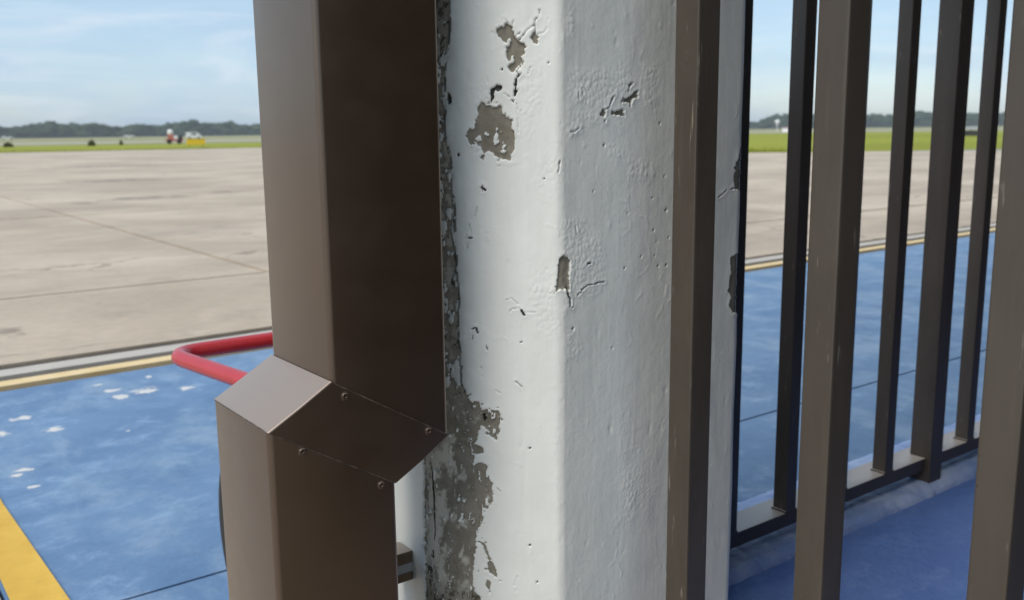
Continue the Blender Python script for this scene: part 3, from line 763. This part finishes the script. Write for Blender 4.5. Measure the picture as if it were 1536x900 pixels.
    me.loops.add(faces.size); me.loops.foreach_set('vertex_index', faces.astype(np.int32).ravel())
    me.polygons.add(len(faces)); me.polygons.foreach_set('loop_start', (np.arange(len(faces)) * 4).astype(np.int32))
    me.polygons.foreach_set('use_smooth', np.ones(len(faces), bool))
    me.update(calc_edges=True)
    for nme, arr in (('bare', np.clip(sd, -3, 3)), ('residue', residue), ('mould', mould), ('grime', grime), ('hole', hole)):
        at = me.attributes.new(nme, 'FLOAT', 'POINT'); at.data.foreach_set('value', arr.astype(np.float32))
    me.materials.append(COLM)
    o = link(bpy.data.objects.new('column', me))
    return tag(o, 'white painted concrete column with peeling paint and bare grey patches beside the downspout', 'column')
column = build_column()

# ------------------------------------------------------------------ downspout
def rrect(cx, cy, hx, hy, r, seg=4):
    pts = []
    for sx, sy, a0 in ((1, 1, 0), (-1, 1, 90), (-1, -1, 180), (1, -1, 270)):
        for k in range(seg + 1):
            a = math.radians(a0 + 90 * k / seg)
            pts.append((cx + sx * (hx - r) + r * math.cos(a), cy + sy * (hy - r) + r * math.sin(a)))
    return pts
def loft(rings, name, mat, parent, cap=True):
    bm = bmesh.new()
    R_ = [[bm.verts.new(p) for p in ring] for ring in rings]
    n = len(R_[0])
    for A, B in zip(R_, R_[1:]):
        for k in range(n): bm.faces.new((A[k], A[(k + 1) % n], B[(k + 1) % n], B[k]))
    if cap:
        bm.faces.new(list(reversed(R_[0]))); bm.faces.new(R_[-1])
    bmesh.ops.recalc_face_normals(bm, faces=bm.faces)
    me = bpy.data.meshes.new(name); bm.to_mesh(me); bm.free()
    me.materials.append(mat)
    for p in me.polygons: p.use_smooth = True
    me.set_sharp_from_angle(angle=math.radians(30))
    return link(bpy.data.objects.new(name, me), parent)

def mat_worn():
    m = NT('worn_seam_edge')
    return m.done(m.mix(m.ramp(m.noise(m.coords(), 120.0, 4), 0.35, 0.7), (0.05, 0.034, 0.024), (0.15, 0.12, 0.10)), 0.5)
WORN = mat_worn()
spout = empty('downspout', (0, 0, 0))
tag(spout, 'brown sheet metal downspout with a boxy offset elbow, left of the white column', 'downspout')
SX0, SX1, SY0, SY1 = 0.3036, 0.4090, 0.6420, 0.7563      # upper pipe in plan
DX, DZ = -0.0526, -0.0290                                 # the elbow's shift
cx, cy, hx, hy = (SX0 + SX1) / 2, (SY0 + SY1) / 2, (SX1 - SX0) / 2, (SY1 - SY0) / 2
ZS, TILT = 0.700 - 0.2202, 0.610                          # seam height on the pipe axis, its slope across
def seam(grow, dx=0.0, dz=0.0, lift=0.0, rad=0.0045):
    return [(x + dx, y, ZS - (x - cx) * TILT + dz + lift) for (x, y) in rrect(cx, cy, hx + grow, hy + grow, rad)]
# the pipe pieces: each sleeve stands a hair proud of the next
up_ring = lambda g, zz: [(x, y, zz) for (x, y) in rrect(cx, cy, hx + g, hy + g, 0.0045)]
lo_ring = lambda g, zz: [(x + DX, y, zz) for (x, y) in rrect(cx, cy, hx + g, hy + g, 0.0045)]
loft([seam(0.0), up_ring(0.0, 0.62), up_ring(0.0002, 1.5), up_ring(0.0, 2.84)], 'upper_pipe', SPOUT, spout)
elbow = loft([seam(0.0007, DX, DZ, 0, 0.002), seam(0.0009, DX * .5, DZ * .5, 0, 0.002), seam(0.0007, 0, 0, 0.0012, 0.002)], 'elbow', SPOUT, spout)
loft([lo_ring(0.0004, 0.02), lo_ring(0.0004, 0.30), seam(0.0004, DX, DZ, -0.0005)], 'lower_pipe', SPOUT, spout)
# rolled seam lips
def lip(dx, dz, g):
    pts = [Vector(p) for p in seam(g, dx, dz)]
    m = MB(); m.tube(pts, 0.0005, 6, closed=True)
    return m.build('seam_lip', WORN, elbow, True)
lip(0, 0.0008, 0.0006); lip(DX, DZ, 0.0006)
def screw(x, z):
    m = MB()
    m.lathe([(0.0036, 0.0), (0.0036, -0.0004), (0.0030, -0.0006), (0.0028, -0.0006), (0.0024, -0.0010), (0.0013, -0.0010), (0.0011, -0.0003)], (x, SY0 - 0.0008, z), 'Y', 14)
    return m.build('screw', SPOUT, elbow, True)
for (x, z) in ((0.3143, 0.5), (0.3885, 0.4567), (0.2768, 0.4633), (0.3426, 0.4207)): screw(x, z)
# stand-off bracket from the lower pipe to the column
br = MB().box(0.3330, 0.4268, 0.7405, 0.7660, 0.2915, 0.3035, 0.0010)
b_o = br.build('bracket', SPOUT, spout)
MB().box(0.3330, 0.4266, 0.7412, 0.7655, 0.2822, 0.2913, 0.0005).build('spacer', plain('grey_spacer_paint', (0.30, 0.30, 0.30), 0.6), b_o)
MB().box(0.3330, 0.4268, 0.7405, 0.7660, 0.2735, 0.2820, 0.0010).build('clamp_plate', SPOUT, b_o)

# ------------------------------------------------------------------ fences
BW = 0.0254
ZB0, ZB1 = 0.0735, 0.0970                                  # bottom rail
ZT0, ZT1 = 1.045, 1.070                                    # top rail
bal_me = None
def baluster(x, y, z0, z1, parent, name='baluster', w=BW):
    m = MB().box(x - w / 2, x + w / 2, y - w / 2, y + w / 2, z0, z1, 0.0016)
    if name == 'baluster': m.box(x - w / 2 - .0022, x + w / 2 + .0022, y - w / 2 - .0005, y + w / 2 + .0022, z0 - .001, z0 + .0042, 0.0015)
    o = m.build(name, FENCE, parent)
    for p in o.data.polygons: p.use_smooth = False
    return o
back = empty('metal_fence', (1.0, 0.8865, 0.052))
tag(back, 'brown metal fence run with bottom rail standing on the pale blue kerb behind', 'fence', 'metal fence')
def fpart(o, root):
    o.parent = root
    o.matrix_parent_inverse = Matrix.Translation(-Vector(root.location))
    return o
def weld(x, y, z, root, par):
    pass
NR = 0.8865
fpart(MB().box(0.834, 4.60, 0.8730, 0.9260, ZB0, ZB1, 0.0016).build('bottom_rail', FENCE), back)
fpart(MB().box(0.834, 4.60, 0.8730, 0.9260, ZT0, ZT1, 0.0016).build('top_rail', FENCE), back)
bx = [0.917, 1.056, 1.1994, 1.338, 1.4767, 1.7577] + [1.7577 + 0.139 * k for k in range(1, 20)]
bx = [x for x in bx if abs(x - 3.2) > 0.05]
for x in bx: fpart(baluster(x, NR, ZB1 - 0.001, ZT0 + 0.001, None), back)
for x in (1.6149, 3.2): fpart(baluster(x, NR - 0.003, 0.050, ZT0 + 0.02, None, 'post', 0.0407), back)
front = empty('metal_fence', (0.5927, 0.60, 0))
tag(front, 'nearest brown metal fence run, thick bars crossing in front of the white column', 'fence', 'metal fence')
UF = 0.5927
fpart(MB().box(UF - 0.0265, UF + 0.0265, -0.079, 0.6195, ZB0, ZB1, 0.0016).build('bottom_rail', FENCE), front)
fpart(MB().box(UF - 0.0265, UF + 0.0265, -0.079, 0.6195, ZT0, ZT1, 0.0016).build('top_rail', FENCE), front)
for k in range(0, 5):
    y = [0.5407, 0.4049, 0.2709][k] if k < 3 else 0.2709 - 0.1345 * (k - 2)
    fpart(baluster(UF, y, ZB1 - 0.001, ZT0 + 0.001, None), front)

# ------------------------------------------------------------------ red cart
cart = empty('handcart', (0.7, 1.1, 0))
tag(cart, 'red wheeled handcart with looped tube handle, mostly hidden behind the brown downspout', 'cart')
def arc_path(pts, r, seg=7):
    P = [Vector(p) for p in pts]; out = [P[0]]
    for i in range(1, len(P) - 1):
        a = (P[i - 1] - P[i]).normalized(); b = (P[i + 1] - P[i]).normalized()
        s0, s1 = P[i] + a * r, P[i] + b * r
        for k in range(seg + 1):
            t = k / seg
            out.append((1 - t) ** 2 * s0 + 2 * t * (1 - t) * P[i] + t * t * s1)
    return out + [P[-1]]
hp = arc_path([(0.505, 1.07, 0.178), (0.495, 1.14, 0.350), (0.438, 1.526, 0.350), (0.985, 1.530, 0.350), (0.925, 1.14, 0.350), (0.915, 1.07, 0.178)], 0.055)
fpart(MB().tube(hp, 0.0130, 16).build('handle', RED, None, True), cart)
fpart(MB().lathe([(0.0, -0.33), (0.011, -0.33), (0.011, 0.33), (0.0, 0.33)], (0.70, 1.06, 0.178), 'X', 14).build('axle', STEEL, None, True), cart)
for ux in (0.424, 1.004):
    tyre = MB().lathe([(0.125, -0.020), (0.150, -0.026), (0.168, -0.021), (0.178, -0.009), (0.178, 0.009), (0.168, 0.021), (0.150, 0.026), (0.125, 0.020)], (ux, 1.06, 0.178), 'X', 48).build('tyre', RUBBER, None, True)
    fpart(tyre, cart)
    rim = MB().lathe([(0.02, -0.030), (0.03, -0.030), (0.045, -0.012), (0.110, -0.010), (0.126, -0.018), (0.126, 0.018), (0.110, 0.010), (0.045, 0.012), (0.03, 0.030), (0.02, 0.030)], (ux, 1.06, 0.178), 'X', 32).build('rim', STEEL, None, True)
    rim.parent = tyre
fpart(MB().box(0.54, 0.95, 1.03, 1.34, 0.150, 0.168, 0.003).build('platform', RED, None), cart)
tank = fpart(MB().lathe([(0.02, 0.0), (0.11, 0.01), (0.128, 0.05), (0.13, 0.12), (0.13, 0.48), (0.124, 0.54), (0.095, 0.59), (0.05, 0.615), (0.028, 0.625), (0.028, 0.66), (0.02, 0.66)], (0.80, 1.20, 0.168), 'Z', 36).build('tank', RED, None, True), cart)
v = MB().lathe([(0.018, 0.0), (0.024, 0.004), (0.024, 0.05), (0.012, 0.06)], (0.80, 1.20, 0.826), 'Z', 16).tube([(0.80, 1.20, 0.86), (0.86, 1.20, 0.875), (0.91, 1.20, 0.85)], 0.006, 8).build('valve', STEEL, None, True)
v.parent = tank; v.matrix_parent_inverse = tank.matrix_parent_inverse.inverted() @ tank.matrix_parent_inverse

# ------------------------------------------------------------------ things in the field
def leafy(name, loc, rx, ry, rz, n, size, seed, label, group=None):
    rg = random.Random(seed)
    root = empty(name, loc)
    tag(root, label, 'bush', group)
    vs, fs = [], []
    for _ in range(n):
        while True:
            p = Vector((rg.uniform(-1, 1), rg.uniform(-1, 1), rg.uniform(0, 1)))
            if 0.3 < p.length < 1 - 0.25 * rg.random(): break
        c = Vector((p.x * rx, p.y * ry, p.z * rz))
        a = Vector((rg.uniform(-1, 1), rg.uniform(-1, 1), rg.uniform(-1, 1))).normalized()
        b = a.orthogonal().normalized()
        k = len(vs); s = size * rg.uniform(0.6, 1.3)
        vs += [c + a * s, c + b * s * 0.5, c - a * s, c - b * s * 0.5]
        fs.append((k, k + 1, k + 2, k + 3))
    me = bpy.data.meshes.new('foliage'); me.from_pydata(vs, [], fs); me.materials.append(BUSH)
    link(bpy.data.objects.new('foliage', me), root)
    m = MB()
    for _ in range(5): m.tube([(0, 0, -0.03), (rg.uniform(-.4, .4) * rx, rg.uniform(-.4, .4) * ry, rz * 0.6)], [0.03, 0.012], 6)
    m.build('stem', BUSH, root)
    return root
leafy('shrub', (13.2, 85, -0.05), 0.42, 0.42, 0.42, 420, 0.07, 1, 'low wide dark shrub at the far left of the grass', 'shrubs in the field')
leafy('shrub', (19.0, 83, -0.05), 0.34, 0.34, 0.56, 420, 0.07, 2, 'rounded dark shrub, second from the left in the grass', 'shrubs in the field')
leafy('shrub', (22.6, 88, -0.05), 0.19, 0.19, 0.48, 240, 0.06, 3, 'smallest thin shrub, nearest the red and white rig', 'shrubs in the field')

def local(root):
    def f(o):
        o.parent = root
        return o
    return f
# yellow guidance sign, face towards the apron
sg = empty('airfield_sign', (21.9, 66.0, -0.045)); sg.rotation_euler.z = math.radians(-18)
tag(sg, 'low yellow airfield sign board on the grass left of the downspout', 'sign')
P_ = local(sg)
P_(MB().box(-0.62, 0.62, -0.08, 0.08, 0.10, 0.50, 0.02).build('board', SIGNY))
for x in (-0.45, 0.45): P_(MB().box(x - 0.03, x + 0.03, -0.03, 0.03, 0, 0.12).build('leg', DARK))
P_(MB().box(-0.64, 0.64, -0.10, 0.10, 0.502, 0.528, 0.008).build('cap', SIGNY))

def wheel(root, x, y, z, r, w=0.12):
    t = MB().lathe([(r * .55, -w / 2), (r * .9, -w / 2), (r, -w * .3), (r, w * .3), (r * .9, w / 2), (r * .55, w / 2)], (x, y, z), 'Y', 20).build('tyre', RUBBER, root, True)
    MB().lathe([(r * .1, -w * .4), (r * .56, -w * .38), (r * .56, w * .38), (r * .1, w * .4)], (x, y, z), 'Y', 14).build('rim', WHITE, t, True)
# red and white rig: trailer with a rounded white tank
rg_ = empty('equipment_trailer', (27.0, 87.5, -0.045)); rg_.rotation_euler.z = math.radians(-18); rg_.scale = (0.85, 0.85, 0.85)
tag(rg_, 'red and white equipment trailer with a rounded white top, parked in the far field', 'trailer')
P_ = local(rg_)
P_(MB().box(-0.75, 1.0, -0.45, 0.45, 0.32, 0.50, 0.03).build('chassis', RED))
P_(MB().box(-0.55, 0.05, -0.40, 0.40, 0.502, 1.00, 0.03).build('red_cabinet', plain('faded_red_coat', (0.50, 0.16, 0.13), 0.6)))
P_(MB().box(0.10, 0.45, -0.38, 0.38, 0.502, 0.90, 0.03).build('white_cabinet', WHITE))
P_(MB().box(0.50, 0.95, -0.40, 0.40, 0.502, 0.82, 0.03).build('dark_cabinet', DARK))
P_(MB().lathe([(0.05, 0.0), (0.24, 0.02), (0.29, 0.18), (0.28, 0.36), (0.20, 0.48), (0.05, 0.53)], (-0.25, 0, 1.002), 'Z', 20).build('dome', WHITE, None, True))
for x in (-0.4, 0.6): wheel(rg_, x, -0.5, 0.26, 0.26)
for x in (-0.4, 0.6): wheel(rg_, x, 0.5, 0.26, 0.26)

def car(name, loc, rz, paint, label, s=1.0, van=False, group=None):
    root = empty(name, loc); root.rotation_euler.z = rz; root.scale = (s, s, s)
    tag(root, label, 'van' if van else 'car', group)
    if van: side = [(-2.3, .35), (2.3, .35), (2.35, .9), (1.75, 1.15), (1.15, 1.95), (-2.3, 2.0)]
    else: side = [(-2.1, .3), (2.1, .3), (2.15, .75), (1.3, .9), (0.6, 1.4), (-0.9, 1.42), (-1.7, .95), (-2.15, .85)]
    bm = MB()
    for yy in (0,):
        n = len(side)
        a = [bm.bm.verts.new((x, -0.85, z)) for x, z in side]; b = [bm.bm.verts.new((x, 0.85, z)) for x, z in side]
        bm.bm.faces.new(a); bm.bm.faces.new(list(reversed(b)))
        for i in range(n): bm.bm.faces.new((a[i], a[(i + 1) % n], b[(i + 1) % n], b[i]))
    bmesh.ops.bevel(bm.bm, geom=list(bm.bm.edges), offset=0.06, segments=2, affect='EDGES')
    body = bm.build('body', paint, root)
    z0, z1 = (1.2, 1.75) if van else (0.92, 1.3)
    for sy in (-1, 1): MB().box(-0.8, 0.7, sy * 0.855 - 0.006, sy * 0.855 + 0.006, z0, z1, 0.004).build('window', GLASS, root)
    for x in (-1.35, 1.35):
        for y in (-0.8, 0.8): wheel(root, x, y, 0.33, 0.33, 0.2)
    return root
car('van', (70, 212, -0.05), math.radians(-14), WHITE, 'white van beyond the red and white trailer', 0.72, True)
car('car', (62, 400, -0.05), math.radians(-10), WHITE, 'white car far off by the trees, above the low wide shrub', 1.0, False, 'far white cars')
car('car', (106, 400, -0.05), math.radians(-16), WHITE, 'white car far off by the trees, above the rounded shrub', 1.0, False, 'far white cars')

an = empty('antenna_mast', (146, 113, -0.045))
tag(an, 'white cone topped antenna mast in the far field right of the column', 'antenna')
P_ = local(an)
P_(MB().tube([(0, 0, 0), (0, 0, 1.35)], [0.07, 0.05], 10).build('mast', WHITE))
P_(MB().lathe([(0.06, 1.3), (0.42, 1.85), (0.45, 2.05), (0.30, 2.22), (0.05, 2.28)], (0, 0, 0), 'Z', 20).build('dome', WHITE, None, True))
ht = empty('equipment_hut', (147.5, 111.2, -0.045)); ht.rotation_euler.z = math.radians(38)
tag(ht, 'low white equipment hut beside the cone topped antenna', 'hut')
P_ = local(ht)
P_(MB().box(-0.7, 1.4, -1.4, 1.4, 0, 0.72, 0.02).build('wall', WHITE))
P_(MB().box(-0.8, 1.5, -1.5, 1.5, 0.722, 0.86, 0.02).build('roof', plain('pinkish_roof', (0.5, 0.36, 0.33), 0.7)))
P_(MB().box(-0.712, -0.702, -0.3, 0.2, 0.02, 0.6).build('door', GREYROOF))
sh_ = empty('equipment_shelter', (69.6, 35.9, -0.045)); sh_.rotation_euler.z = math.radians(27)
tag(sh_, 'low dark equipment shelter with flat grey roof, seen between the back fence bars', 'shelter')
P_ = local(sh_)
P_(MB().box(-0.5, 0.5, -1.2, 1.2, 0.0, 0.40, 0.02).build('cabinet', DARK))
P_(MB().box(-0.65, 0.65, -1.3, 1.3, 0.50, 0.68, 0.02).build('roof', GREYROOF))
for y in (-1.15, -0.4, 0.4, 1.15):
    P_(MB().box(-0.55, -0.51, y - 0.02, y + 0.02, 0.0, 0.50).build('post', DARK))
    P_(MB().box(0.51, 0.55, y - 0.02, y + 0.02, 0.0, 0.50).build('post', DARK))

# ------------------------------------------------------------------ woodland along the horizon (one far mass)
def woodland():
    rg = np.random.default_rng(4)
    ico = bmesh.new(); bmesh.ops.create_icosphere(ico, subdivisions=2, radius=1.0)
    bv = np.array([v.co[:] for v in ico.verts]); bf = np.array([[v.index for v in f.verts] for f in ico.faces]); ico.free()
    V, F_, n = [], [], 0
    for row in range(4):
        a = 2.0
        while a < 122.0:
            t = a / 120.0
            R0 = 1400 - 520 * t + row * 22 + rg.uniform(-10, 10)
            hgt = (0.0138 - 0.0012 * t) * R0
            slow = 0.10 * math.sin(a * 0.9) + 0.07 * math.sin(a * 2.7 + 1)
            if 30 < a < 34: slow += 0.06
            if 38.6 < a < 40.5: slow -= 0.35
            hh = hgt * (0.86 + slow + rg.uniform(-0.10, 0.12)) * (1.12 if rg.random() < 0.06 else 1.0)
            rad = rg.uniform(4.5, 9.5)
            for lay in range(3):
                zc = hh * (0.22, 0.52, 0.80)[lay]; rr = rad * (1.15, 1.05, 0.72)[lay]
                sc = np.array([rr, rr, hh * (0.30, 0.30, 0.21)[lay]])
                d = 1 + rg.uniform(-0.28, 0.28, (len(bv), 1))
                ang = math.radians(a)
                c = np.array([R0 * math.cos(ang) + rg.uniform(-3, 3), R0 * math.sin(ang) + rg.uniform(-3, 3), zc])
                V.append(bv * d * sc + c); F_.append(bf + n); n += len(bv)
            a += math.degrees(rad * rg.uniform(0.75, 1.25) / R0)
    V = np.concatenate(V); F_ = np.concatenate(F_)
    me = bpy.data.meshes.new('woodland')
    me.vertices.add(len(V)); me.vertices.foreach_set('co', V.astype(np.float32).ravel())
    me.loops.add(F_.size); me.loops.foreach_set('vertex_index', F_.astype(np.int32).ravel())
    me.polygons.add(len(F_)); me.polygons.foreach_set('loop_start', (np.arange(len(F_)) * 3).astype(np.int32))
    me.update(calc_edges=True)
    me.materials.append(WOOD)
    print('woodland tris', len(F_))
    return tag(link(bpy.data.objects.new('woodland', me)), 'dark green woodland along the far edge of the airfield', 'woodland', kind='stuff')
woodland()

# ------------------------------------------------------------------ rough grass along the apron edge
def tufts():
    rg = np.random.default_rng(9)
    V, F_ = [], []
    def add(x, y, h):
        for _ in range(4):
            a = rg.uniform(0, 2 * math.pi); l = rg.uniform(-0.5, 0.5, 2) * h; w = 0.012
            k = len(V)
            V.extend([(x + math.cos(a) * w, y + math.sin(a) * w, -0.045), (x - math.cos(a) * w, y - math.sin(a) * w, -0.045), (x + l[0], y + l[1], -0.045 + h)])
            F_.append((k, k + 1, k + 2))
    E_ = [(2, 50.7), (19.6, 50.7), (21.9, 47.1), (22.4, 30), (22.5, 18.6), (24.6, 17.2)]
    for (p, q) in zip(E_, E_[1:]):
        Ln = math.hypot(q[0] - p[0], q[1] - p[1]); dx, dy = (q[0] - p[0]) / Ln, (q[1] - p[1]) / Ln
        for _ in range(int(Ln * 120)):
            t = rg.uniform(0, Ln); o = rg.exponential(1.2) - 0.05
            add(p[0] + dx * t - dy * o, p[1] + dy * t + dx * o, rg.uniform(0.04, 0.11))
    me = bpy.data.meshes.new('grass_tufts'); me.from_pydata(V, [], F_); me.materials.append(GRASS)
    return tag(link(bpy.data.objects.new('grass_tufts', me)), 'rough grass tufts along the edge of the concrete apron', 'grass', kind='stuff')
tufts()

# ------------------------------------------------------------------ haze
def haze():
    m = bpy.data.materials.new('haze_air'); m.use_nodes = True
    t = m.node_tree; t.nodes.clear()
    o = t.nodes.new('ShaderNodeOutputMaterial'); p = t.nodes.new('ShaderNodeVolumePrincipled')
    p.inputs['Color'].default_value = (0.88, 0.92, 0.97, 1)
    p.inputs['Density'].default_value = 0.00028
    p.inputs['Anisotropy'].default_value = 0.2
    t.links.new(p.outputs['Volume'], o.inputs['Volume'])
    b = MB().box(-2700, 2700, -2700, 2700, -1.2, 34.0).build('haze', m)
    tag(b, 'pale haze in the air over the airfield', 'haze', kind='stuff')
haze()
